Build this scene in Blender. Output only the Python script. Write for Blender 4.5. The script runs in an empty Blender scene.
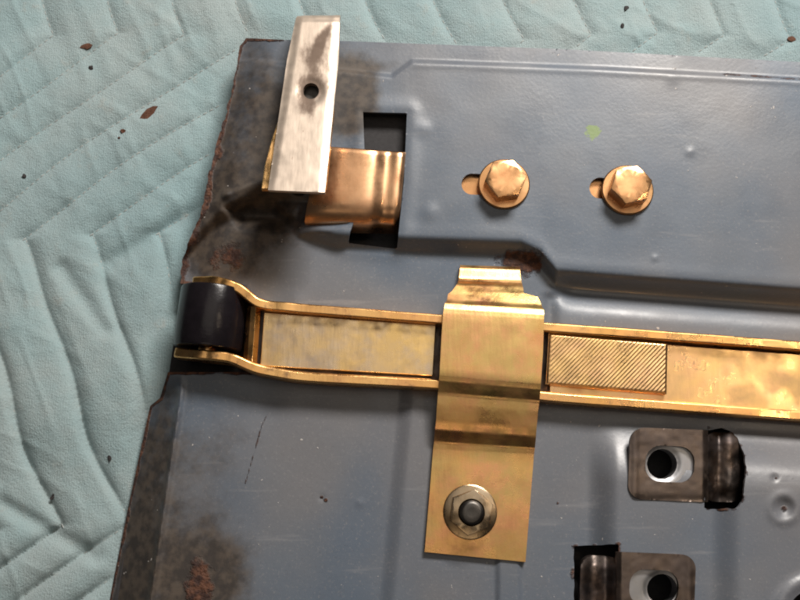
import bpy, math, random
import numpy as np
from mathutils import Vector

random.seed(7); rng = np.random.default_rng(11)
scene = bpy.context.scene
col = scene.collection

# ------------------------------------------------------------------ camera
F_PX, DIST, TILT = 900.0, 270.0, math.radians(12)          # pixels (of 800), millimetres
CAM = np.array([0, -DIST*math.sin(TILT), DIST*math.cos(TILT)])
FWD = np.array([0, math.sin(TILT), -math.cos(TILT)])
UPV = np.array([0, math.cos(TILT), math.sin(TILT)])
cd = bpy.data.cameras.new('camera'); cam = bpy.data.objects.new('camera', cd); col.objects.link(cam)
cd.sensor_width = 36; cd.lens = 36*F_PX/800; cd.clip_start = .01; cd.clip_end = 20
cam.location = Vector(CAM)*.001; cam.rotation_euler = (TILT, 0, 0)
scene.camera = cam

# ------------------------------------------------------------------ light
world = bpy.data.worlds.new('World'); scene.world = world; world.use_nodes = True
bg = world.node_tree.nodes['Background']
bg.inputs[0].default_value = (.62, .60, .60, 1); bg.inputs[1].default_value = .045

def area(name, loc, target, size, power, colour):
    l = bpy.data.lights.new(name, 'AREA'); l.shape = 'RECTANGLE'; l.size, l.size_y = size
    l.energy = power; l.color = colour
    o = bpy.data.objects.new(name, l); col.objects.link(o); o.location = loc
    o.rotation_euler = (Vector(target)-Vector(loc)).to_track_quat('-Z', 'Y').to_euler()
    return o
area('ceiling_lamp', (.24, .52, .49), (0, 0, 0), (.28, .16), 9.0, (1, .94, .87))
area('work_lamp', (.355, .04, .55), (.1, 0, 0), (.04, .04), .22, (1, .80, .58))
area('viewer_side_fill', (-.02, -.42, .60), (0, 0, 0), (.42, .20), .22, (1, .82, .62))  # added warm fill from the viewer's side, brightens the strap's sloping bend
area('overhead_fill', (.04, .12, .80), (0, 0, 0), (.55, .50), .72, (1, .90, .78))  # added soft fill overhead, gives the gold flats something bright to reflect
scene.view_settings.view_transform = 'Standard'; scene.view_settings.look = 'None'
scene.view_settings.exposure = 0; scene.view_settings.gamma = 1
scene.cycles.filter_width = 2.2
scene.cycles.max_bounces = 8

# ------------------------------------------------------------------ helpers
def at(px, py, z=0.0):
    """point in mm at height z that the photograph shows at this pixel"""
    d = FWD + np.array([(px-400)/F_PX, 0, 0]) + UPV*(300-py)/F_PX
    t = (z-CAM[2])/d[2]
    return CAM+d*t

def proj(x, y, z):
    rx = x; ry = y-CAM[1]; rz = z-CAM[2]
    dep = ry*FWD[1]+rz*FWD[2]
    return 400+F_PX*rx/dep, 300-F_PX*(ry*UPV[1]+rz*UPV[2])/dep

def S(v, a, b):
    t = np.clip((v-a)/(b-a), 0, 1); return t*t*(3-2*t)
def G(v, w): return np.exp(-(v/w)**2)
def pl(v, pts):
    a = np.array(pts, float); return np.interp(v, a[:, 0], a[:, 1])

_lat = rng.random((256, 256))
def vnoise(x, y):
    xi = np.floor(x).astype(int); yi = np.floor(y).astype(int)
    fx = x-xi; fy = y-yi; fx = fx*fx*(3-2*fx); fy = fy*fy*(3-2*fy)
    g = lambda a, b: _lat[a % 256, b % 256]
    return (g(xi, yi)*(1-fx)+g(xi+1, yi)*fx)*(1-fy)+(g(xi, yi+1)*(1-fx)+g(xi+1, yi+1)*fx)*fy
def fbm(x, y, n=4):
    s = 0; a = .5
    for i in range(n):
        s = s+a*(vnoise(x*2**i+17.3*i, y*2**i+9.1*i)-.5); a *= .5
    return s

def poly_sd(px, py, pts):
    """signed distance, positive inside the polygon"""
    pts = np.array(pts, float); n = len(pts)
    best = np.full(px.shape, 1e9); inside = np.zeros(px.shape, bool)
    for i in range(n):
        a = pts[i]; b = pts[(i+1) % n]; e = b-a
        t = np.clip(((px-a[0])*e[0]+(py-a[1])*e[1])/(e@e), 0, 1)
        best = np.minimum(best, np.hypot(px-a[0]-t*e[0], py-a[1]-t*e[1]))
        c = ((a[1] > py) != (b[1] > py))
        with np.errstate(divide='ignore', invalid='ignore'):
            xi = (b[0]-a[0])*(py-a[1])/(b[1]-a[1]+1e-12)+a[0]
        inside ^= c & (px < xi)
    return np.where(inside, best, -best)
def caps_sd(px, py, a, b, r):
    a = np.array(a, float); b = np.array(b, float); e = b-a
    t = np.clip(((px-a[0])*e[0]+(py-a[1])*e[1])/(e@e+1e-9), 0, 1)
    return r-np.hypot(px-a[0]-t*e[0], py-a[1]-t*e[1])
def rrect_sd(px, py, c, half, r, ang=0):
    x = px-c[0]; y = py-c[1]; ca, sa = math.cos(ang), math.sin(ang)
    x, y = x*ca+y*sa, -x*sa+y*ca
    qx = np.abs(x)-half[0]+r; qy = np.abs(y)-half[1]+r
    return -(np.hypot(np.maximum(qx, 0), np.maximum(qy, 0))+np.minimum(np.maximum(qx, qy), 0)-r)

def link(me, name, mat, parent=None, smooth=30, bevel=0):
    o = bpy.data.objects.new(name, me); col.objects.link(o)
    me.materials.append(mat)
    if smooth:
        me.polygons.foreach_set('use_smooth', [True]*len(me.polygons))
        if smooth < 180: me.set_sharp_from_angle(angle=math.radians(smooth))
    if bevel:
        b = o.modifiers.new('bevel', 'BEVEL'); b.width = bevel*.001; b.segments = 2; b.limit_method = 'ANGLE'; b.angle_limit = math.radians(35)
    if parent: o.parent = parent
    return o
def mesh(name, v, f, mat, parent=None, smooth=30, bevel=0):
    me = bpy.data.meshes.new(name)
    me.from_pydata((np.asarray(v, float)*.001).tolist(), [], f); me.update()
    return link(me, name, mat, parent, smooth, bevel)
def tag(o, label, cat, group=None):
    o['label'] = label; o['category'] = cat
    if group: o['group'] = group
    return o
def thing(name, label, cat, loc=(0, 0, 0), group=None):
    o = bpy.data.objects.new(name, None); col.objects.link(o); o.empty_display_size = .005
    return tag(o, label, cat, group)

def field_sheet(name, box, step, sdf, H, drop, mat, parent=None, masks=None, smooth=35, z0=0):
    """sheet metal as a height field with its outline and openings cut clean; drop(px,py) = depth of the cut edge"""
    c = np.array([at(x, y, z0) for x, y in ((box[0], box[1]), (box[2], box[1]), (box[0], box[3]), (box[2], box[3]))])
    xs = np.arange(c[:, 0].min(), c[:, 0].max()+step, step); ys = np.arange(c[:, 1].min(), c[:, 1].max()+step, step)
    X, Y = np.meshgrid(xs, ys); Z = np.full(X.shape, float(z0))
    def settle(X, Y, Z, n):
        for _ in range(n):
            px, py = proj(X, Y, Z); Z = H(px, py)
        return Z, *proj(X, Y, Z)
    Z, px, py = settle(X, Y, Z, 4)
    D = sdf(px, py)*.3
    gy, gx = np.gradient(D, step); gl = np.maximum(np.hypot(gx, gy), .3)
    m = (np.abs(D) < .72*step)
    X = np.where(m, X-D*gx/gl**2, X); Y = np.where(m, Y-D*gy/gl**2, Y)
    Z, px, py = settle(X, Y, Z, 3)
    ok = (D > 0) | m
    ny, nx = X.shape
    idx = np.full(X.shape, -1); idx[ok] = np.arange(ok.sum())
    V = np.stack([X[ok], Y[ok], Z[ok]], 1); P = np.stack([px[ok], py[ok]], 1)
    a, b, c_, d = idx[:-1, :-1].ravel(), idx[:-1, 1:].ravel(), idx[1:, 1:].ravel(), idx[1:, :-1].ravel()
    q = np.stack([a, b, c_, d], 1); n = (q >= 0).sum(1)
    inn = (D > 0); solid = (inn[:-1, :-1] | inn[:-1, 1:] | inn[1:, 1:] | inn[1:, :-1]).ravel()
    quads = q[(n == 4) & solid]; t3 = q[(n == 3) & solid]
    tris = [[i for i in r if i >= 0] for r in t3.tolist()]
    faces = quads.tolist()+tris
    ed = {}
    for fce in faces:
        for i in range(len(fce)):
            e = (fce[i], fce[(i+1) % len(fce)])
            if (e[1], e[0]) in ed: del ed[(e[1], e[0])]
            else: ed[e] = 1
    bv = sorted({i for e in ed for i in e}); new = {i: len(V)+k for k, i in enumerate(bv)}
    if bv:
        W = V[bv].copy(); dz = drop(P[bv, 0], P[bv, 1]); W[:, 2] -= dz
        V = np.vstack([V, W]); P = np.vstack([P, P[bv]])
        faces += [[e[1], e[0], new[e[0]], new[e[1]]] for e in ed]
    o = mesh(name, V, faces, mat, parent, smooth)
    if masks:
        at_ = o.data.attributes.new('mask', 'FLOAT_COLOR', 'POINT')
        M = masks(P[:, 0], P[:, 1]); M = np.concatenate([M, np.ones((len(M), 1))], 1)
        at_.data.foreach_set('color', M.astype(np.float32).ravel())
    return o

def strip(name, rows, thick, mat, parent=None, nx=8, bevel=.25, smooth=40, sub=6, zfun=None):
    """bent strip: rows of (left px, left py, right px, right py, z), rounded at the rows, real thickness"""
    R = np.array(rows, float)
    t = np.arange(len(R)); tt = []
    for i in range(len(R)-1): tt += list(i+np.linspace(0, 1, sub, endpoint=False))
    tt = np.array(tt+[len(R)-1.0])
    Q = np.stack([np.interp(tt, t, R[:, k]) for k in range(5)], 1)
    L = np.array([at(r[0], r[1], r[4]) for r in Q]); Rr = np.array([at(r[2], r[3], r[4]) for r in Q])
    u = np.linspace(0, 1, nx)[None, :, None]
    T = L[:, None, :]*(1-u)+Rr[:, None, :]*u
    if zfun is not None: T[..., 2] += zfun(T)
    return solid(name, T, thick, mat, parent, bevel, smooth)
def solid(name, T, thick, mat, parent=None, bevel=.25, smooth=40):
    ny, nx, _ = T.shape
    dv = np.gradient(T, axis=0); du = np.gradient(T, axis=1)
    N = np.cross(du, dv); N /= np.linalg.norm(N, axis=2, keepdims=True)+1e-12
    N *= np.sign(N[..., 2:3]+1e-9)
    B = T-N*thick
    V = np.vstack([T.reshape(-1, 3), B.reshape(-1, 3)]); o = ny*nx; f = []
    flip = np.cross(du, dv)[ny//2, nx//2, 2] < 0
    g = lambda j, i: j*nx+i
    for j in range(ny-1):
        for i in range(nx-1):
            q = [g(j, i), g(j, i+1), g(j+1, i+1), g(j+1, i)]
            f.append(q); f.append([k+o for k in q[::-1]])
    for j in range(ny-1):
        f.append([g(j, 0), g(j+1, 0), g(j+1, 0)+o, g(j, 0)+o]); f.append([g(j+1, nx-1), g(j, nx-1), g(j, nx-1)+o, g(j+1, nx-1)+o])
    for i in range(nx-1):
        f.append([g(0, i+1), g(0, i), g(0, i)+o, g(0, i+1)+o]); f.append([g(ny-1, i), g(ny-1, i+1), g(ny-1, i+1)+o, g(ny-1, i)+o])
    if flip: f = [q[::-1] for q in f]
    return mesh(name, V, f, mat, parent, smooth, bevel)

def lathe(name, c, prof, mat, parent=None, n=40, axis=(0, 0, 1), smooth=30, phase=0, hexa=None):
    """prof: (radius, height) pairs along the axis; closed at the ends"""
    ax = Vector(axis).normalized(); q = Vector((0, 0, 1)).rotation_difference(ax)
    V = []; f = []
    for r, h in prof:
        for k in range(n):
            a = phase+2*math.pi*k/n
            V.append(q @ Vector((r*math.cos(a), r*math.sin(a), h))+Vector(c))
    for j in range(len(prof)-1):
        for k in range(n):
            f.append([j*n+k, j*n+(k+1) % n, (j+1)*n+(k+1) % n, (j+1)*n+k])
    f.append([(len(prof)-1)*n+k for k in range(n)]); f.append([k for k in range(n)][::-1])
    return mesh(name, [tuple(v) for v in V], f, mat, parent, smooth)

# ------------------------------------------------------------------ materials
def new_mat(name):
    m = bpy.data.materials.new(name); m.use_nodes = True
    nt = m.node_tree; return m, nt, nt.nodes['Principled BSDF']
class N:
    """tiny node-writing helper"""
    def __init__(s, nt): s.nt = nt; s.tc = nt.nodes.new('ShaderNodeTexCoord').outputs['Object']
    def noise(s, scale, detail=4, rough=.55, vec=None, stretch=None):
        n = s.nt.nodes.new('ShaderNodeTexNoise'); n.inputs['Scale'].default_value = scale
        n.inputs['Detail'].default_value = detail; n.inputs['Roughness'].default_value = rough
        v = vec or s.tc
        if stretch:
            mp = s.nt.nodes.new('ShaderNodeMapping'); mp.inputs['Scale'].default_value = stretch
            mp.inputs['Rotation'].default_value = (0, 0, random.uniform(-.3, .3))
            s.nt.links.new(v, mp.inputs[0]); v = mp.outputs[0]
        s.nt.links.new(v, n.inputs['Vector']); return n.outputs['Fac']
    def ramp(s, fac, lo, hi, a=0, b=1):
        n = s.nt.nodes.new('ShaderNodeMapRange'); n.interpolation_type = 'SMOOTHSTEP'
        n.inputs[1].default_value = lo; n.inputs[2].default_value = hi; n.inputs[3].default_value = a; n.inputs[4].default_value = b
        s.nt.links.new(fac, n.inputs[0]); return n.outputs[0]
    def math(s, op, a, b):
        n = s.nt.nodes.new('ShaderNodeMath'); n.operation = op
        for i, v in enumerate((a, b)):
            if isinstance(v, (int, float)): n.inputs[i].default_value = v
            else: s.nt.links.new(v, n.inputs[i])
        return n.outputs[0]
    def mix(s, fac, a, b):
        n = s.nt.nodes.new('ShaderNodeMix'); n.data_type = 'RGBA'
        if isinstance(fac, (int, float)): n.inputs[0].default_value = fac
        else: s.nt.links.new(fac, n.inputs[0])
        for k, v in ((6, a), (7, b)):
            if isinstance(v, tuple): n.inputs[k].default_value = (*v, 1)
            else: s.nt.links.new(v, n.inputs[k])
        return n.outputs[2]
    def bump(s, h, strength, dist, normal=None):
        n = s.nt.nodes.new('ShaderNodeBump'); n.inputs['Strength'].default_value = strength; n.inputs['Distance'].default_value = dist
        s.nt.links.new(h, n.inputs['Height'])
        if normal is not None: s.nt.links.new(normal, n.inputs['Normal'])
        return n.outputs[0]
    def mask(s):
        n = s.nt.nodes.new('ShaderNodeAttribute'); n.attribute_name = 'mask'
        p = s.nt.nodes.new('ShaderNodeSeparateColor'); s.nt.links.new(n.outputs['Color'], p.inputs[0]); return p.outputs
    def out(s, bs, colr=None, rough=None, metal=None, normal=None):
        for k, v in (('Base Color', colr), ('Roughness', rough), ('Metallic', metal), ('Normal', normal)):
            if v is None: continue
            if isinstance(v, tuple): bs.inputs[k].default_value = (*v, 1)
            elif isinstance(v, (int, float)): bs.inputs[k].default_value = v
            else: s.nt.links.new(v, bs.inputs[k])

def metal_mat(name, a, b, c, rough=(.2, .33), dirt=(.08, .05, .03), dirt_amt=.35, stretch=None, bump=1.0, soft=False):
    m, nt, bs = new_mat(name); n = N(nt)
    base = n.mix(n.ramp(n.noise(45, 5, .6), .36, .64), a, b)
    base = n.mix(n.ramp(n.noise(130, 5, .6), .38, .8, 0, .75), base, c)
    d = n.ramp(n.noise(95, 8, .62), .40, .78, 0, dirt_amt) if soft else n.ramp(n.noise(260, 6, .68), .56, .74, 0, dirt_amt)
    base = n.mix(d, base, dirt)
    sc = n.noise(900, 3, .6, stretch=stretch or (1, .12, 1))
    r = n.math('ADD', n.ramp(n.noise(180, 5), .3, .7, rough[0], rough[1]), n.math('MULTIPLY', d, .35))
    n.out(bs, base, r, n.ramp(d, 0, 1, 1, .85 if soft else .3), n.bump(n.noise(2400, 2), .045*bump, .0004, n.bump(sc, .10*bump, .0005, n.bump(n.noise(50, 2), .09*bump, .001))))
    return m
GOLD = metal_mat('yellow_zinc', (.84, .46, .165), (.66, .47, .18), (.88, .37, .22), rough=(.22, .34), dirt=(.36, .20, .08), dirt_amt=.75, bump=1.1, soft=True)
GOLD_DULL = metal_mat('yellow_zinc_worn', (.72, .52, .28), (.82, .56, .22), (.58, .50, .44), rough=(.2, .4), dirt=(.24, .19, .17), dirt_amt=.8, soft=True)
BRASS_EDGE = metal_mat('yellow_zinc_edge', (.88, .54, .22), (.84, .46, .16), (.72, .38, .18), rough=(.2, .4), dirt=(.05, .025, .015), dirt_amt=.75)
PINK = metal_mat('pink_zinc', (.80, .52, .25), (.80, .54, .23), (.76, .46, .27), rough=(.24, .33), dirt=(.42, .26, .13), dirt_amt=.6, bump=.8, soft=True)
COPPER = metal_mat('copper_zinc', (.80, .44, .20), (.76, .45, .22), (.74, .35, .16), rough=(.2, .27), dirt=(.25, .12, .06), dirt_amt=.6, bump=.3, soft=True)
TONGUE = metal_mat('salmon_zinc', (.86, .50, .27), (.84, .52, .30), (.80, .42, .22), rough=(.24, .32), dirt=(.30, .16, .09), dirt_amt=.6, bump=.4, soft=True)
STEEL = metal_mat('bare_steel', (.72, .66, .59), (.66, .60, .54), (.74, .68, .60), rough=(.3, .5), dirt=(.12, .09, .07), dirt_amt=.4)
ZINC = metal_mat('grey_zinc', (.42, .42, .44), (.38, .38, .40), (.45, .44, .42), rough=(.4, .55), dirt_amt=.25)
BROWN = metal_mat('browned_steel', (.17, .135, .115), (.12, .095, .085), (.23, .17, .13), rough=(.36, .55), dirt_amt=.5)
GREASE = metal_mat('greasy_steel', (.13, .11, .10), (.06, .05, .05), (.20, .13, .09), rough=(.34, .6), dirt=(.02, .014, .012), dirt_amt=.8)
DARKSTEEL = metal_mat('dark_thread', (.12, .11, .10), (.09, .085, .08), (.15, .13, .11), rough=(.35, .5))

def plain(name, c, rough, bump=0, scale=800):
    m, nt, bs = new_mat(name); n = N(nt)
    k = n.noise(scale, 4)
    n.out(bs, n.mix(n.ramp(k, .3, .7), c, tuple(x*.7 for x in c)), rough, 0, n.bump(k, bump, .001) if bump else None); return m
RUBBER = plain('black_nylon', (.010, .008, .010), .24, .1, 300)
RUBBER.node_tree.nodes['Principled BSDF'].inputs['Specular IOR Level'].default_value = .3
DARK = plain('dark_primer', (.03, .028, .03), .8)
RUSTFLAKE = plain('rust_flake', (.11, .045, .025), .9, .6)
BLACKFLAKE = plain('black_scale', (.03, .025, .025), .8, .6)

# painted panel
PAINT, nt, bs = new_mat('blue_grey_paint'); n = N(nt); mk = n.mask()
base = n.mix(n.ramp(n.noise(35, 4), .3, .7), (.088, .116, .158), (.108, .130, .162))
base = n.mix(n.ramp(n.noise(420, 6, .7), .55, .8, 0, .5), base, (.10, .10, .115))
base = n.mix(n.ramp(n.noise(11, 3), .40, .66, 0, .6), base, (.175, .16, .155))
base = n.mix(n.ramp(n.noise(1300, 5, .75), .54, .72, 0, .55), base, (.26, .25, .25))
base = n.mix(n.ramp(n.noise(1700, 4, .7), .60, .72, 0, .45), base, (.06, .055, .06))
base = n.mix(n.ramp(n.noise(160, 5, .6, stretch=(.15, 1.6, 1)), .60, .72, 0, .34), base, (.26, .26, .27))
dn = n.noise(160, 7, .65)
dirt = n.ramp(n.math('ADD', mk[1], n.math('MULTIPLY', n.math('SUBTRACT', dn, .5), .9)), .25, .95)
base = n.mix(n.math('MULTIPLY', dirt, .96), base, n.mix(n.ramp(n.noise(300, 5), .35, .65), (.026, .019, .015), (.075, .056, .041)))
rust = n.ramp(n.math('ADD', mk[0], n.math('MULTIPLY', n.math('SUBTRACT', n.noise(230, 7, .65), .5), 1.1)), .42, .66)
base = n.mix(rust, base, n.mix(n.ramp(n.noise(500, 5), .4, .62), (.035, .014, .010), (.105, .042, .022)))
chips = n.ramp(n.noise(430, 3, .5), .728, .755)
base = n.mix(n.math('MULTIPLY', chips, .8), base, (.45, .42, .40))
grn = n.ramp(n.math('ADD', mk[2], n.math('MULTIPLY', n.math('SUBTRACT', n.noise(420, 5), .5), 1.3)), .45, .62)
base = n.mix(n.math('MULTIPLY', grn, .75), base, (.15, .24, .02))
rough = n.math('ADD', n.ramp(n.noise(60, 4), .3, .7, .33, .47), n.math('MULTIPLY', n.math('MAXIMUM', rust, n.math('MULTIPLY', dirt, .6)), .4))
nb = n.bump(n.noise(900, 4), .08, .0005, n.bump(n.noise(38, 2), .12, .0015))
nb = n.bump(chips, .4, .0006, n.bump(n.math('MULTIPLY', rust, n.noise(700, 5)), .8, .0012, nb))
n.out(bs, base, rough, 0, nb)
bs.inputs['Specular IOR Level'].default_value = .55

# blanket cloth
CLOTH, nt, bs = new_mat('quilted_cloth'); n = N(nt)
base = n.mix(n.ramp(n.noise(28, 5, .6), .32, .68), (.275, .385, .405), (.34, .405, .41))
base = n.mix(n.ramp(n.noise(14, 3), .42, .68, 0, .6), base, (.20, .33, .365))
base = n.mix(n.ramp(n.noise(120, 6, .7), .56, .78, 0, .5), base, (.36, .34, .30))
base = n.mix(n.ramp(n.noise(700, 4, .7), .62, .74, 0, .55), base, (.17, .22, .23))
w1 = nt.nodes.new('ShaderNodeTexWave'); w1.inputs['Scale'].default_value = 420; w1.inputs['Distortion'].default_value = 3
nt.links.new(n.tc, w1.inputs[0])
n.out(bs, base, .95, 0, n.bump(n.noise(1500, 4, .75), .85, .0006, n.bump(w1.outputs['Fac'], .12, .0004, n.bump(n.noise(240, 5, .6), .2, .002))))
bs.inputs['Sheen Weight'].default_value = .2
THREAD = plain('thread', (.40, .42, .41), .9)

# ------------------------------------------------------------------ blanket
ZB = -15.0
def stitch_offset(x, y):
    """horizontal offset to the nearest line of stitching (zigzag rows), and how far it really is, in photo pixels"""
    x = x+6*np.sin(y/61+x/170)+3*np.sin(y/23+1); y = y+7*np.sin(x/83)
    # every arm of the zigzag meets the next at its corner
    base = np.where(y < 40, 60+(y-40)*.38, np.where(y < 240, 60-(y-40)*1.53, np.where(y < 530, 18+(y-240)*.38, 62-(y-530)*1.53)))
    k = .547+.388*((1-S(y, 22, 58))+S(y, 222, 258)-S(y, 512, 548))
    dx = np.mod(x-base+33, 66)-33
    return np.abs(dx)*k
def blanket_h(x, y):
    d = stitch_offset(x, y)
    puff = (1.5+1.6*S(y, 180, 300))*(1-np.exp(-d/(7.0-1.5*S(y, 180, 300))))*(.7+.6*vnoise(x/60+3, y/60+8))
    wr = 4.0*fbm(x/120+2, y/95+5, 2)
    c, s = math.cos(.5), math.sin(.5)
    u = x*c+y*s; v = -x*s+y*c
    fold = 1-np.abs(2*vnoise(u/75+40+1.2*fbm(x/60, y/60, 2), v/26+3)-1)
    wr = wr+.25*S(fold, .5, 1)
    u2 = x*.35+y*.94; v2 = -x*.94+y*.35
    fold2 = 1-np.abs(2*vnoise(u2/90+11, v2/22+70)-1)
    wr = wr+.3*S(fold2, .6, 1)+.35*fbm(x/16, y/16, 3)
    # long drawn folds seen left of the panel
    f1 = caps_sd(x, y, (112, 262), (190, 214), 0)*-1
    f2 = caps_sd(x, y, (62, 268), (104, 330), 0)*-1
    f3 = caps_sd(x, y, (5, 505), (95, 556), 0)*-1
    wr = wr-2.2*G(f1-0, 10)-1.6*G(f2, 9)-1.8*G(f3, 9)
    return puff+wr
def under_panel(x, y):
    return poly_sd(x, y, [(238, 30), (960, 64), (960, 760), (66, 760), (150, 400), (172, 280)])
def blanket_z(x, y):
    h = blanket_h(x, y)-1.2
    inside = S(under_panel(x, y), -22, 14)
    return ZB+h*(1-inside)+np.minimum(h, 0)*inside*.3-1.0*inside
blanket = field_sheet('moving_blanket', (-170, -150, 980, 760), .62, lambda x, y: np.full(x.shape, 50.0), blanket_z, lambda x, y: np.full(x.shape, 3.0), CLOTH, smooth=180, z0=ZB)
tag(blanket, 'pale blue-green quilted moving blanket spread under the panel', 'blanket')
# stitches
V = []; Fc = []
def add_stitch(p, q, r=.18):
    p, q = Vector(p), Vector(q); d = (q-p); L = d.length
    if L < .3: return
    d.normalize(); s_ = d.cross(Vector((0, 0, 1))).normalized(); t_ = s_.cross(d)
    b = len(V)
    for f_, rr in ((0, .05), (.2, r), (.8, r), (1, .05)):
        for k in range(5):
            a = 2*math.pi*k/5
            V.append(tuple(p+d*L*f_+s_*rr*math.cos(a)+t_*rr*math.sin(a)+Vector((0, 0, .10 if 0 < f_ < 1 else -.15))))
    for j in range(3):
        for k in range(5): Fc.append([b+j*5+k, b+j*5+(k+1) % 5, b+(j+1)*5+(k+1) % 5, b+(j+1)*5+k])
def unwarp(x, y):
    X, Y = x, y
    for _ in range(12):
        yw = Y+7*math.sin((X+6*math.sin(Y/61+X/170)+3*math.sin(Y/23+1))/83); xw = X+6*math.sin(Y/61+X/170)+3*math.sin(Y/23+1)
        X += (x-xw)*.8; Y += (y-yw)*.8
    return X, Y
for y0, y1, bx, sl in ((-110, 40, 60, .38), (40, 240, 60, -1.53), (240, 530, 18, .38), (530, 700, 62, -1.53)):
    ref = 40 if y0 < 40 else y0
    for k in range(-8, 18):
        yy = float(y0); st = 7.0/math.hypot(1, sl)
        while yy < y1:
            pa = unwarp(bx+66*k+(yy-ref)*sl, yy); pb = unwarp(bx+66*k+(yy+st*.8-ref)*sl, yy+st*.8)
            yy += st
            if not (-60 < pa[0] < 880 and -60 < pa[1] < 660): continue
            A = np.array([pa[0], pb[0]]); Bq = np.array([pa[1], pb[1]])
            if under_panel(A, Bq).max() > 4: continue
            z = blanket_z(A, Bq)
            add_stitch(at(pa[0], pa[1], z[0]), at(pb[0], pb[1], z[1]))
st = mesh('stitching', V, Fc, THREAD, blanket, 180); st['kind'] = 'stuff'

# ------------------------------------------------------------------ tailgate panel
OUT = [(246, 38), (290, 40), (345, 41), (560, 49), (800, 62), (960, 71), (960, 760), (74, 760), (109, 602), (128, 508), (150, 406), (160, 398), (168, 372),
       (252, 372), (256, 300), (238, 288), (180, 284), (181, 268), (188, 245), (200, 214), (207, 186), (212, 160), (221, 132), (229, 100), (237, 66), (240, 46)]
SLOT = [(363, 112), (407, 113), (404, 180), (397, 249), (348, 243), (350, 232), (366, 190)]
CAV1 = [(704, 431), (722, 428), (737, 436), (746, 458), (744, 498), (736, 509), (704, 508)]
CAV2 = [(574, 546), (619, 544), (619, 640), (574, 640)]
def panel_sdf(x, y):
    jag = (fbm(x/7, y/7, 3)*5)*S(250-x, 0, 20)*S(330-y, 0, 60)
    d = poly_sd(x, y, OUT)+jag
    for p, q in ((SLOT, 0), (CAV1, 4), (CAV2, 1.5)): d = np.minimum(d, -poly_sd(x, y, p)+q*fbm(x/9+3, y/9, 3))
    for a, b in (((472, 184), (506, 186)), ((600, 188), (630, 192))): d = np.minimum(d, -caps_sd(x, y, a, b, 10.5))
    for c, q in (((666, 464), 21), ((664, 589), 21), ((815, 616), 27)): d = np.minimum(d, -caps_sd(x, y, c, c, q))
    return d
def yb(x): return pl(x, [(100, 262), (190, 240), (215, 212), (240, 200), (275, 199), (300, 222), (335, 232), (400, 236), (520, 240), (540, 249), (556, 269), (600, 273), (800, 288), (960, 300)])
def panel_h(x, y):
    jy = y-yb(x)
    up = 1-S(jy, -2, 19)
    z = -5+5*up
    z = z-2.8*G(jy-21, 13)*S(x, 545, 575)
    z = z+.12*G(jy+6, 7)*S(x, 380, 420)                                   # rolled brow along the step
    low = S(y-pl(x, [(300, 404), (960, 446)]), -4, 40)
    low2 = S(y-pl(x, [(300, 400), (960, 442)]), -4, 62)
    low1 = S(y-pl(x, [(300, 412), (960, 452)]), -50, -14)
    z = z+1.6*low1*S(x-pl(y, [(400, 401), (600, 382), (760, 366)]), -4, 14)
    z = z+5.0*low2*S(x-588, -2, 32)
    z = z+3.8*S(x-708, 0, 36)*low
    z = z+.9*S(x-494, 0, 7)*(1-S(x-517, 0, 6))*S(y-545, 0, 14)           # small rib running out below the strap
    z = z-1.0*G(x-550, 7)*S(y-290, 0, 10)*(1-S(y-345, 0, 20))            # drawn corner beside the strap
    # side flange, lower left
    xs = pl(y, [(395, 180), (600, 150), (760, 126)])
    sl = S(y-372, 0, 26)
    z = z-sl*10.5*np.clip((xs-x)/40, 0, 1.6)+sl*1.0*G(x-xs-1, 3.1)
    z = z-5.0*S(poly_sd(x, y, [(226, 208), (262, 190), (338, 192), (345, 222), (300, 230), (240, 226)]), -6, 12)
    # rolled edge, upper left
    xe = pl(y, [(30, 246), (100, 229), (160, 212), (214, 200), (284, 180)])
    z = z-(1-S(y-270, 0, 30))*4.5*(1-S(x-xe, 0, 46))**2
    z = z+1.1*(-caps_sd(x, y, (200, 214), (226, 192), 0) < 40)*G(caps_sd(x, y, (198, 216), (226, 194), 0), 5)+1.1*G(caps_sd(x, y, (226, 194), (262, 180), 0), 5)
    # hem along the top
    yh = pl(x, [(240, 58), (300, 66), (392, 76), (412, 61), (600, 68), (800, 79), (960, 88)])
    z = z-.9*(1-S(y-yh, -3, 3))+.12*G(y-yh-4, 3)*S(x, 400, 415)
    # lips round the openings, dents, general unevenness
    z = z+.4*G(poly_sd(x, y, SLOT)+6, 8)+1.0*G(np.hypot(x-815, y-616)-36, 7)
    z = z-1.1*G(np.hypot(x-784, y-508), 9)+.5*G(np.hypot(x-784, y-508)-13, 5)-.6*G(np.hypot(x-775, y-478), 3)
    for cx, cy, a, w in ((430, 212, .7, 9), (423, 128, .6, 8), (360, 503, .35, 4), (655, 258, .4, 3), (690, 152, .35, 4), (672, 78, .35, 7), (322, 498, -.4, 3), (470, 90, -.4, 30), (740, 170, .4, 40), (250, 470, .5, 30), (296, 300, .6, 9), (268, 408, -.5, 18)):
        z = z+.55*a*G(np.hypot(x-cx, y-cy), w)
    z = z+.5*fbm(x/80, y/80, 2)+.05*fbm(x/16+9, y/16, 2)*(1+12*S(300-x, 0, 60)*S(280-y, 0, 30))
    return z
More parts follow.
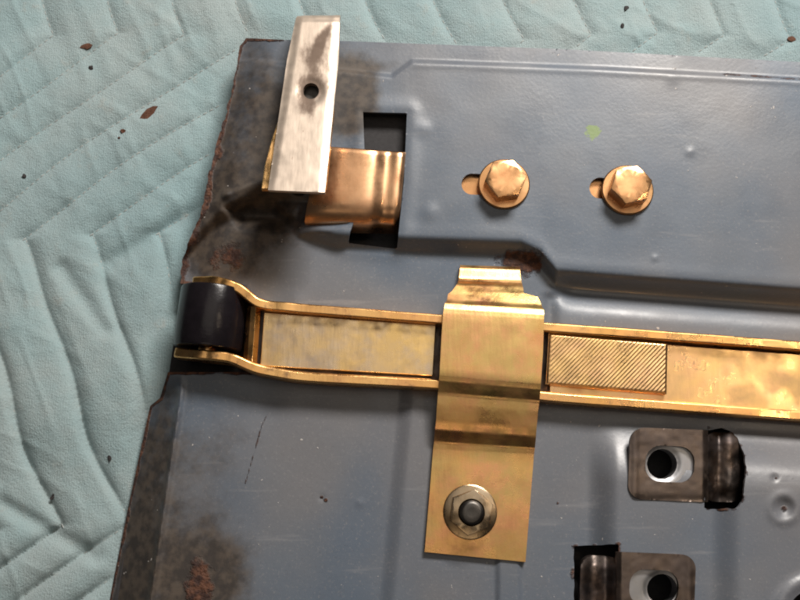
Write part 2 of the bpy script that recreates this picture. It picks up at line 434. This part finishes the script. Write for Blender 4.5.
def panel_masks(x, y):
    edge = poly_sd(x, y, OUT)
    left = S(300-x, 0, 90)*S(300-y, 0, 80)
    rust = (.42+.2*S(y, 380, 420)+.5*vnoise(x/11, y/11))*G(edge, 3.4+13*S(y, 100, 170)*(1-S(y, 284, 300))*vnoise(x/17, y/17))*S(320-x, 0, 60)+.2*G(edge, 3)
    rust = np.maximum(rust, .85*G(np.hypot((x-200)/1.0+3*fbm(x/9, y/9, 3)*4, (y-584)/1.7), 19))
    rust = np.maximum(rust, .9*G(np.hypot((x-522)/1.7, (y-262)), 17))
    rust = np.maximum(rust, .62*G(np.hypot((x-228)/1.2, y-258), 26))
    rust = np.maximum(rust, .55*G(np.hypot(x-185, y-310), 50))
    sx = pl(y, [(405, 272), (425, 262), (450, 255), (492, 243)])                                      # thin curved scratch
    rust = np.maximum(rust, .58*G(x-sx, 1.6)*S(y, 408, 418)*(1-S(y, 480, 496)))
    rust = np.maximum(rust, .6*G(caps_sd(x, y, (722, 74), (800, 79), 0), 2.2))
    for cx, cy, r in ((326, 500, 3), (322, 497, 2.5), (784, 508, 5), (776, 478, 2.5), (558, 503, 2.2)):
        rust = np.maximum(rust, .72*G(np.hypot(x-cx, y-cy), r))
    for p in (CAV1, CAV2): rust = np.maximum(rust, .5*G(poly_sd(x, y, p), 4)*vnoise(x/6, y/6)*1.5)
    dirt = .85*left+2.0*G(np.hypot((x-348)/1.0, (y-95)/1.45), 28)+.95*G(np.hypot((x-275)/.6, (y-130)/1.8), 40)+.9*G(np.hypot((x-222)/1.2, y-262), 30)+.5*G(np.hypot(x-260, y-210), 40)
    dirt = dirt+1.0*G(np.hypot(x-208, y-578), 52)+.55*S(y-372, 0, 20)*G((x-pl(y, [(395, 164), (760, 100)])), 26)
    dirt = dirt+.5*G(np.hypot((x-300)/1.8, y-225), 25)+.3*G(np.hypot(x-240, y-430), 70)+.34*S(260-x, 0, 60)*S(y-400, 0, 60)+.35*G(np.abs(x-725)/1+np.abs(y-470), 50)+.4*G(np.hypot((x-390)/2, y-66), 10)  # dirt; first term also darkens the recess where the lever's shadow falls
    green = .9*G(np.hypot((x-593)/1.0, (y-131)/1.0), 9.5)
    return np.stack([np.clip(rust, 0, 1), np.clip(dirt, 0, 1), green], 1)
def panel_drop(x, y):
    e = poly_sd(x, y, OUT); z = panel_h(x, y)
    return np.where(e < 6, np.maximum(z+13.2, .8), 1.1)
tailgate = thing('tailgate', 'dirty blue-grey painted steel tailgate lying inside up on the blanket', 'tailgate')
field_sheet('inner_panel', (60, 25, 965, 765), .45, panel_sdf, panel_h, panel_drop, PAINT, tailgate, panel_masks, smooth=50)
# outer skin below, closing the hollow
sk = [at(x, y, -13.4) for x, y in [(249, 44), (345, 46), (560, 54), (800, 67), (950, 76), (950, 750), (84, 750), (114, 602), (155, 410), (168, 380), (186, 262), (212, 186), (234, 104)]]
m_ = len(sk)
mesh('outer_skin', sk+[p-np.array([0, 0, .9]) for p in sk], [list(range(m_))[::-1], [i+m_ for i in range(m_)]]+[[i, (i+1) % m_, (i+1) % m_+m_, i+m_] for i in range(m_)], DARK, tailgate, 30)
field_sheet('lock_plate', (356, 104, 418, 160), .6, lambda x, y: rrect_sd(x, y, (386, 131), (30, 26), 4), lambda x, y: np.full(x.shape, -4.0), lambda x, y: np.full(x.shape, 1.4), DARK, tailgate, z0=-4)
# slotted guide plates showing through the bolt slots
for cx, cy in ((490, 187), (620, 191)):
    field_sheet('slide_plate', (cx-42, cy-24, cx+42, cy+24), .6, lambda x, y: rrect_sd(x, y, (cx, cy), (40, 22), 6), lambda x, y: np.full(x.shape, -2.2), lambda x, y: np.full(x.shape, 1.4), COPPER, tailgate, z0=-2.2)

# ------------------------------------------------------------------ latch channel with roller
chan = thing('latch_slide', 'long gold-plated slide channel with black roller at its left end', 'latch slide')
A0, A1 = at(255, 341, 0), at(800, 382, 0)
e1 = (A1-A0)/np.linalg.norm(A1-A0); e2 = np.array([-e1[1], e1[0], 0])          # along / across (up the picture)
def on(px, py, z): return at(px, py, z)
def wall(name, pts, ztop, zbot, th, side, mat):
    """upright flange following pts (px,py at its top edge); ztop per point"""
    P = np.array([at(x, y, z) for (x, y), z in zip(pts, ztop)])
    tt = np.linspace(0, len(P)-1, (len(P)-1)*10+1); Q = np.stack([np.interp(tt, range(len(P)), P[:, k]) for k in range(3)], 1)
    for _ in range(6): Q[1:-1] = .25*Q[:-2]+.5*Q[1:-1]+.25*Q[2:]
    Q[:, 2] += .12*np.sin(np.arange(len(Q))*.9)+rng.normal(0, .05, len(Q))
    d = np.gradient(Q, axis=0); nn = np.stack([-d[:, 1], d[:, 0], 0*d[:, 0]], 1); nn /= np.linalg.norm(nn, axis=1, keepdims=True)
    V = []; f = []
    for q, k in zip(Q, nn):
        zb = min(zbot, q[2]-2)
        for p_ in (q+k*th/2, q-k*th/2): V.append(p_)
        V.append(np.array([*(q-k*th/2)[:2], zb])); V.append(np.array([*(q+k*th/2)[:2], zb]))
    for i in range(len(Q)-1):
        for k in range(4): f.append([4*i+k, 4*i+(k+1) % 4, 4*i+4+(k+1) % 4, 4*i+4+k][::-1])
    f.append([0, 1, 2, 3]); f.append([4*len(Q)-4+k for k in (3, 2, 1, 0)])
    return mesh(name, V, f, mat, chan, 40, .5)
wall('flange', [(192, 281), (215, 280), (238, 287), (258, 304), (300, 308), (440, 319), (548, 327), (700, 338), (960, 358)], [1, 4.8, 4.8, 3.2, 2.6, 2.5, 2.5, 2.5, 2.5], -4.6, 2.9, 1, BRASS_EDGE)
wall('flange', [(174, 352), (200, 354), (230, 357), (256, 369), (300, 377), (440, 384), (548, 397), (700, 408), (960, 428)], [1, 4.8, 4.8, 3.2, 2.6, 2.5, 2.5, 2.5, 2.5], -4.6, 2.9, -1, BRASS_EDGE)
strip('web', [(258, 306, 256, 372, -3.4), (600, 332, 597, 399, -3.4), (960, 359, 956, 428, -3.4)], 1.1, GREASE, chan, nx=6)  # dark grease colour also stands in for shade in gaps beside the bars
strip('slide_bar', [(264, 312, 260, 366, -.6), (350, 319, 346, 371, -.5), (436, 325, 433, 376, -.6)], 1.6, GOLD_DULL, chan, nx=12)
strip('end_lip', [(247, 306, 243, 363, -1.5), (251, 306, 247, 363, 1.6), (256, 307, 252, 364, 2.0), (261, 308, 257, 365, -.4)], .8, BRASS_EDGE, chan, nx=4, bevel=.15)
strip('slide_bar', [(552, 335, 549, 398, -.9), (700, 347, 697, 404, -.9), (960, 366, 956, 424, -.9)], 1.6, PINK, chan, nx=10)
# knurled block: diagonal ridges are cut into its top
def knurl():
    c = [at(549, 333, 1.3), at(668, 343, 1.3), at(546, 384, 1.3), at(667, 394, 1.3)]
    nu, nv = 300, 130
    u = np.linspace(0, 1, nu)[None, :, None]; v = np.linspace(0, 1, nv)[:, None, None]
    T = (c[0]*(1-u)+c[1]*u)*(1-v)+(c[2]*(1-u)+c[3]*u)*v
    a = T@e1; b = T@e2
    w = np.abs(np.mod((a*math.cos(-.72)+b*math.sin(-.72))/.92, 1)-.5)*2
    U, Vv = np.broadcast_to(u[..., 0], a.shape), np.broadcast_to(v[..., 0], a.shape)
    edge = np.minimum(np.minimum(U, 1-U)*36, np.minimum(Vv, 1-Vv)*16)
    worn = .75+.25*S(vnoise(a/4+5, b/4+5), .2, .6)
    T[..., 2] += .13*w*S(edge, .3, 1.0)*worn-.35*(1-S(edge, 0, .7))
    return solid('knurled_block', T, 2.6, PINK, chan, 0, 25)
knurl()
# roller
rc = (at(214, 287, 0)+at(206, 349, 0))/2; rax = at(214, 287, 0)-at(206, 349, 0); rax /= np.linalg.norm(rax)
rc[2] = -2.5; R_, hl = 10.2, 9.3
lathe('roller', rc, [(2.6, -hl), (R_-.8, -hl), (R_-.25, -hl+.25), (R_, -hl+.8), (R_, hl-.8), (R_-.25, hl-.25), (R_-.8, hl), (2.6, hl)], RUBBER, chan, 64, rax, 35)
lathe('axle', rc, [(2.4, -hl-2.6), (2.8, -hl-2.2), (2.8, hl+2.2), (2.4, hl+2.6)], BRASS_EDGE, chan, 24, rax, 30)

# ------------------------------------------------------------------ strap clamp over the channel
clamp = thing('clamp_strap', 'wide gold-plated hat-shaped strap clamp bridging the slide channel', 'clamp')
rows = [(460, 265, 520, 267, -4.0), (460, 268, 520, 270, -2.9), (459, 278, 521, 280, -2.3), (458, 281, 522, 283, -1.6), (457, 284, 523, 287, 0.0), (452, 291, 524, 293, 1.4),
        (448, 294, 538, 297, 2.0), (447, 300, 542, 306, 3.4), (445, 303, 543.5, 309, 4.5), (444, 308, 544, 314, 5.2), (443, 314, 544, 320, 5.4), (441, 345, 543, 352, 5.4), (439.5, 375, 541, 384, 5.4), (439, 380, 540.5, 389, 5.0),
        (438.5, 386, 540, 395, 4.0), (438, 393, 539.5, 401, 2.8), (437, 405, 538, 413, 2.4), (436, 422, 536.5, 429, 1.5), (435, 430, 536, 437, .7), (434.5, 436, 535.5, 443, -.5), (434, 442, 535, 448, -1.5), (433, 450, 534, 455, -1.75),
        (429, 500, 530, 506, -1.8), (424.5, 552, 525.5, 562, -1.8)]
strip('strap', rows, 1.5, GOLD, clamp, nx=14, bevel=.45, sub=4, smooth=60)
# flange nut on its stud
nut = thing('flange_nut', 'tarnished hex flange nut on a threaded stud at the clamp foot', 'nut')
nc = at(470, 512, -2); nc[2] = -1.82
def hexprism(name, c, r, h0, h1, mat, parent, rot, hole=None, ch=.45):
    V = []; f = []
    rings = [(r, h0), (r, h1-ch*.8)]
    n = 36
    def hexr(a, rr): 
        k = (a-rot) % (math.pi/3)-math.pi/6
        return rr*math.cos(math.pi/6)/math.cos(k)
    prof = [(1, h0), (1, h1-ch), ('c', h1-.12), ('t', h1)]
    for kind, h in prof:
        for i in range(n):
            a = rot+2*math.pi*i/n; hr = hexr(a, r)
            ap = r*math.cos(math.pi/6)
            rr = hr if kind == 1 else hr*.975 if kind == 'c' else hr*.90
            hh = h
            if kind != 1: hh = h-.35*(hr-ap)/(r-ap)
            V.append((c[0]+rr*math.cos(a), c[1]+rr*math.sin(a), c[2]+hh))
    if hole:
        for rr, h in ((hole+.5, h1), (hole, h1-.5), (hole, h0)):
            for i in range(n):
                a = rot+2*math.pi*i/n; V.append((c[0]+rr*math.cos(a), c[1]+rr*math.sin(a), c[2]+h))
    else:
        for rr, h in ((.80, 0), (.45, 0), (.2, 0)):
            for i in range(n):
                a = rot+2*math.pi*i/n; k = r*.866*rr; V.append((c[0]+k*math.cos(a), c[1]+k*math.sin(a), c[2]+h1+h))
    m = len(V)//n
    for j in range(m-1):
        for i in range(n): f.append([j*n+i, j*n+(i+1) % n, (j+1)*n+(i+1) % n, (j+1)*n+i])
    f.append([i for i in range(n)][::-1] if not hole else [(m-1)*n+i for i in range(n)])
    if not hole: f.append([(m-1)*n+i for i in range(n)])
    return mesh(name, V, f, mat, parent, 13)
NUTM = metal_mat('nut_zinc', (.46, .33, .19), (.38, .30, .21), (.50, .32, .16), rough=(.22, .34), dirt_amt=.5, bump=.5)
lathe('flange', nc, [(7.5, 0), (7.8, .2), (7.7, .65), (7.3, .85), (3.0, .95)], NUTM, nut, 48)
hexprism('nut_body', nc, 6.5, .7, 5.6, NUTM, nut, .35, hole=3.3)
pr = [(2.4, .2)]
for i in range(11): pr += [(3.0, .5+i*.55), (3.35, .78+i*.55)]
pr += [(2.9, 6.7), (2.4, 6.9), (1.2, 6.8)]
lathe('stud', nc, pr, DARKSTEEL, nut, 28)

# ------------------------------------------------------------------ hex flange bolts
for (hx, hy), rot, lab in (((506, 178), .12, 'copper-coloured hex bolt left of the pair, nearer the white lever'), ((632, 184), .2, 'copper-coloured hex bolt right of the pair, below and right of the green spot')):
    b = tag(bpy.data.objects.new('hex_bolt', None), lab, 'bolt', 'hex bolts in the slotted holes'); col.objects.link(b)
    c = at(hx, hy, 6.2); c[2] = .25
    tilt = (random.uniform(-.02, .02), random.uniform(-.02, .02), 1)
    lathe('flange', c, [(7.7, -.2), (8.0, .1), (7.95, .6), (7.6, .9), (3, 1.05)], COPPER, b, 48, tilt)
    hexprism('head', c, 6.4, .8, 6.0, COPPER, b, rot)
    lathe('shank', c, [(2.9, -9), (3.0, -8.5), (3.0, .2), (2.9, .3)], DARKSTEEL, b, 20)

# ------------------------------------------------------------------ latch tongue in the slot
tong = thing('latch_tongue', 'copper-coloured bent latch tongue coming out of the slot beside the lever', 'latch')
prof = [(322, 1.5), (328, 2.8), (340, 3.4), (360, 3.8), (371, 3.8), (377, 3.4), (382, 2.3), (387, 1.4), (391, 1.3), (396, 1.6), (400, 1.7), (404, 1.3), (406, .4)]
px_ = np.interp(np.linspace(0, len(prof)-1, 60), range(len(prof)), [p[0] for p in prof]); pz_ = np.interp(np.linspace(0, len(prof)-1, 60), range(len(prof)), [p[1] for p in prof])
for _ in range(14): pz_[1:-1] = .25*pz_[:-2]+.5*pz_[1:-1]+.25*pz_[2:]; px_[1:-1] = .25*px_[:-2]+.5*px_[1:-1]+.25*px_[2:]
vv = [(0, -.5), (.02, 0), (.2, .15), (.5, .2), (.66, .1), (.74, -.2), (.81, -.8), (.87, -1.8), (.93, -3.6), (.97, -6), (1, -9)]
T = np.zeros((len(vv)*3-2, 60, 3)); tv = np.linspace(0, len(vv)-1, len(vv)*3-2)
fv = np.interp(tv, range(len(vv)), [a for a, _ in vv]); fz = np.interp(tv, range(len(vv)), [b for _, b in vv])
for _ in range(3): fz[2:-1] = .25*fz[1:-2]+.5*fz[2:-1]+.25*fz[3:]
for j in range(len(fv)):
    for i in range(60):
        x = px_[i]; yt = 145+(x-318)*.075; ybm = 224+(x-318)*.02
        T[j, i] = at(x-fv[j]*(7+14*max(0, min(1, (345-x)/25))), yt+(ybm-yt)*fv[j], pz_[i]); T[j, i, 2] += fz[j]
solid('tongue_plate', T, 1.2, TONGUE, tong, .2, 70)

# ------------------------------------------------------------------ release lever (bare steel)
lev = thing('release_lever', 'pale bare steel lever tab overhanging the panel edge at upper left', 'lever')
def lev_z(y): return np.interp(y, [5, 10, 13, 17, 22, 30, 60, 190, 200], [-1, 3.5, 6.0, 7.6, 8.6, 9.2, 10.6, 19, 19.6])
def lev_sdf(x, y):
    xl = pl(y, [(8, 298), (60, 287), (190, 268), (200, 267)]); xr = pl(y, [(8, 340), (60, 338.5), (190, 325), (200, 324)])
    top = y-pl(x, [(290, 11), (300, 9), (336, 9), (342, 12)])
    d = np.minimum(np.minimum(x-xl, xr-x), np.minimum(top, pl(x, [(268, 190), (326, 192.5)])-y))
    return np.minimum(d, -caps_sd(x, y, (311, 91), (311, 91), 8))
def lev_h(x, y):
    xl = pl(y, [(8, 298), (190, 268)]); xr = pl(y, [(8, 340), (190, 325)])
    e = np.minimum(x-xl, xr-x)
    return lev_z(y)-.55*(1-S(e, -2, 7))+.25*fbm(x/20, y/20, 2)-.5*G(np.hypot(x-311, y-91)-9, 4)
def lev_masks(x, y):
    g = .62*G(caps_sd(x, y, (320, 42), (307, 106), 0), 13)+.3*G(np.hypot(x-311, y-91), 16)+.5*G(caps_sd(x, y, (329, 28), (316, 52), 0), 5)+.18
    return np.stack([0*x, g, 0*x], 1)
LEVM, nt, bs = new_mat('lever_steel'); n = N(nt); mk = n.mask()
base = n.mix(n.ramp(n.noise(90, 5), .35, .65), (.54, .45, .37), (.48, .40, .33))
dn = n.ramp(n.math('ADD', mk[1], n.math('MULTIPLY', n.math('SUBTRACT', n.noise(260, 6, .65, stretch=(1, .45, 1)), .5), 1.5)), .3, .95)
base = n.mix(n.math('MULTIPLY', dn, .9), base, (.15, .105, .08))
base = n.mix(n.ramp(n.noise(420, 4, .6, stretch=(1, .3, 1)), .66, .74, 0, .7), base, (.2, .13, .09))
n.out(bs, base, n.math('ADD', n.ramp(n.noise(200, 4), .3, .7, .42, .56), n.math('MULTIPLY', dn, .25)), .7, n.bump(n.noise(800, 3, stretch=(1, .1, 1)), .07, .0005, n.bump(n.noise(110, 2), .25, .001)))
field_sheet('lever_plate', (255, 0, 350, 205), .35, lev_sdf, lev_h, lambda x, y: np.full(x.shape, 1.8), LEVM, lev, lev_masks, smooth=50, z0=12)
def lw(y, t): return float(np.interp(y, [8, 60, 190], [298, 287, 268] if t == 0 else [340, 338.5, 325]))
strip('under_plate', [(lw(y, 0)-o, y+dy, lw(y, 1)+1.0, y+dy, float(lev_z(y))-3.1) for y, o, dy in ((108, -3, 0), (125, 1, 0), (140, 4, 0), (165, 7, 0), (189, 7, 0))], 1.5, BRASS_EDGE, lev, nx=5, sub=4)
pc = at(311, 92, 10)
lathe('pivot_post', (pc[0], pc[1], -1.0), [(5.2, 0), (5.2, 1.2), (3.4, 1.6), (3.4, 9.2), (3.0, 9.6)], DARKSTEEL, lev, 28)
lathe('stop_pin', at(296, 176, 6)+np.array([0, 0, -9]), [(3.4, 0), (3.4, 18.5)], DARKSTEEL, lev, 24)

# ------------------------------------------------------------------ cage nuts
def cage(cx, cy, hx, hy, flip, lab):
    t = thing('cage_nut', lab, 'cage nut', group='cage nuts in the right pad')
    z0 = 1.7
    w = 1 if not flip else -1
    def sdf(x, y):
        d = np.minimum(rrect_sd(x, y, (cx+w*10, cy), (49, 36), 15, .04), 40-w*(x-cx)+2*fbm(y/6, x/6, 2))
        d = np.minimum(d, -rrect_sd(x, y, (cx+w*2, cy-1), (24.5, 18), 15, .05))
        return d
    def h(x, y):
        k = w*(x-cx)
        z = z0+panel_base(cx, cy)
        z = z-1.6*S(k-34, 0, 8)+.35*G(k+33, 4)-.25*G(y-cy-35, 4)
        return z+.25*fbm(x/9, y/9, 2)
    field_sheet('cage', (cx-75, cy-48, cx+75, cy+48), .38, sdf, h, lambda x, y: np.full(x.shape, 1.3), BROWN, t, smooth=50, z0=1)
    zb = panel_base(cx, cy)+.35
    field_sheet('nut_plate', (cx-45, cy-40, cx+45, cy+40), .4, lambda x, y: np.minimum(rrect_sd(x, y, (cx+w*2, cy-1), (30, 24), 12, .05), -caps_sd(x, y, (hx, hy), (hx, hy), 15)),
                lambda x, y: zb-.5*G(np.hypot(x-hx, y-hy)-15, 3), lambda x, y: np.full(x.shape, 5.0), ZINC, t, smooth=50, z0=zb)
    def arm_h(x, y):
        k = w*(x-cx)
        return panel_base(cx, cy)+.3-3.4*S(k-38, 0, 14)+1.6*G(k-62, 9)+1.3*fbm(x/17, y/17, 3)-2.0*S(np.abs(y-cy)-20, 0, 16)
    field_sheet('retaining_arm', (cx+w*57-34, cy-46, cx+w*57+34, cy+50), .38, lambda x, y: rrect_sd(x, y, (cx+w*56, cy+2), (20, 35), 12, .04)+1.5*fbm(x/14, y/14, 2), arm_h, lambda x, y: np.full(x.shape, 3.0), GREASE, t, smooth=60)
    return t
def panel_base(x, y): return float(panel_h(np.array([float(x)]), np.array([float(y)]))[0])
cage(668, 465, 662, 464, False, 'browned cage nut with oblong window just below the slide channel')
cage(656, 589, 662, 589, True, 'browned cage nut with oblong window at the bottom edge of the picture')

# ------------------------------------------------------------------ loose flakes on the blanket
flakes = [(86, 46, 6.5, 0, 'large brown rust flake lying alone near the top left corner'), (91, 68, 3.5, 1, 'small black scale flake just below the large brown one'),
          (149, 114, 9, 0, 'long brown rust flake midway between the corner and the panel'), (123, 131, 3.6, 0, 'small brown rust flake below left of the long one'),
          (24, 176, 3, 1, 'lone black speck near the left edge of the picture'), 
          (119, 138, 2.2, 0, 'tiniest brown crumb below the small rust flake'), 
          (626, 8, 4, 1, 'dark speck at the top edge above the right bolt'), (622, 26, 3, 1, 'dark speck on the blanket between top edge and panel'), 
          (792, 66-26, 5, 0, 'brown crumb on the blanket in the upper right corner'), (53, 497, 3, 1, 'dark fleck on the stitching left of the panel, lower left'), (110, 458, 3, 1, 'dark fleck on the stitching close to the flange, lower left'), ]
for i, (x, y, s, k, lab) in enumerate(flakes):
    z = float(blanket_z(np.array([float(x)]), np.array([float(y)]))[0])
    c = at(x, y, z); r = s*.3; nn = 9; V = []; el = 2.0 if s == 9 else random.uniform(1.1, 1.5); ang = .75 if s == 9 else random.uniform(0, 3)
    ca, sa = math.cos(ang), math.sin(ang); rad = [random.uniform(.55, 1.05) for _ in range(nn)]
    for top in (1, 0):
        for q in range(nn):
            a = 2*math.pi*q/nn; u, v = rad[q]*r*math.cos(a)*el*.8, rad[q]*r*math.sin(a)/el**.5
            V.append((c[0]+u*ca-v*sa, c[1]+u*sa+v*ca, c[2]+(.35+random.uniform(-.3, .2) if top else -.4)))
    V.append((c[0]+random.uniform(-.3, .3)*r, c[1], c[2]+.5))
    f = [[q, (q+1) % nn, 2*nn] for q in range(nn)]+[[q+nn, (q+1) % nn+nn, (q+1) % nn, q] for q in range(nn)]+[[q+nn for q in range(nn)][::-1]]
    tag(mesh('rust_flake', V, f, BLACKFLAKE if k else RUSTFLAKE, None, 0), lab, 'flake', 'flakes fallen on the blanket')
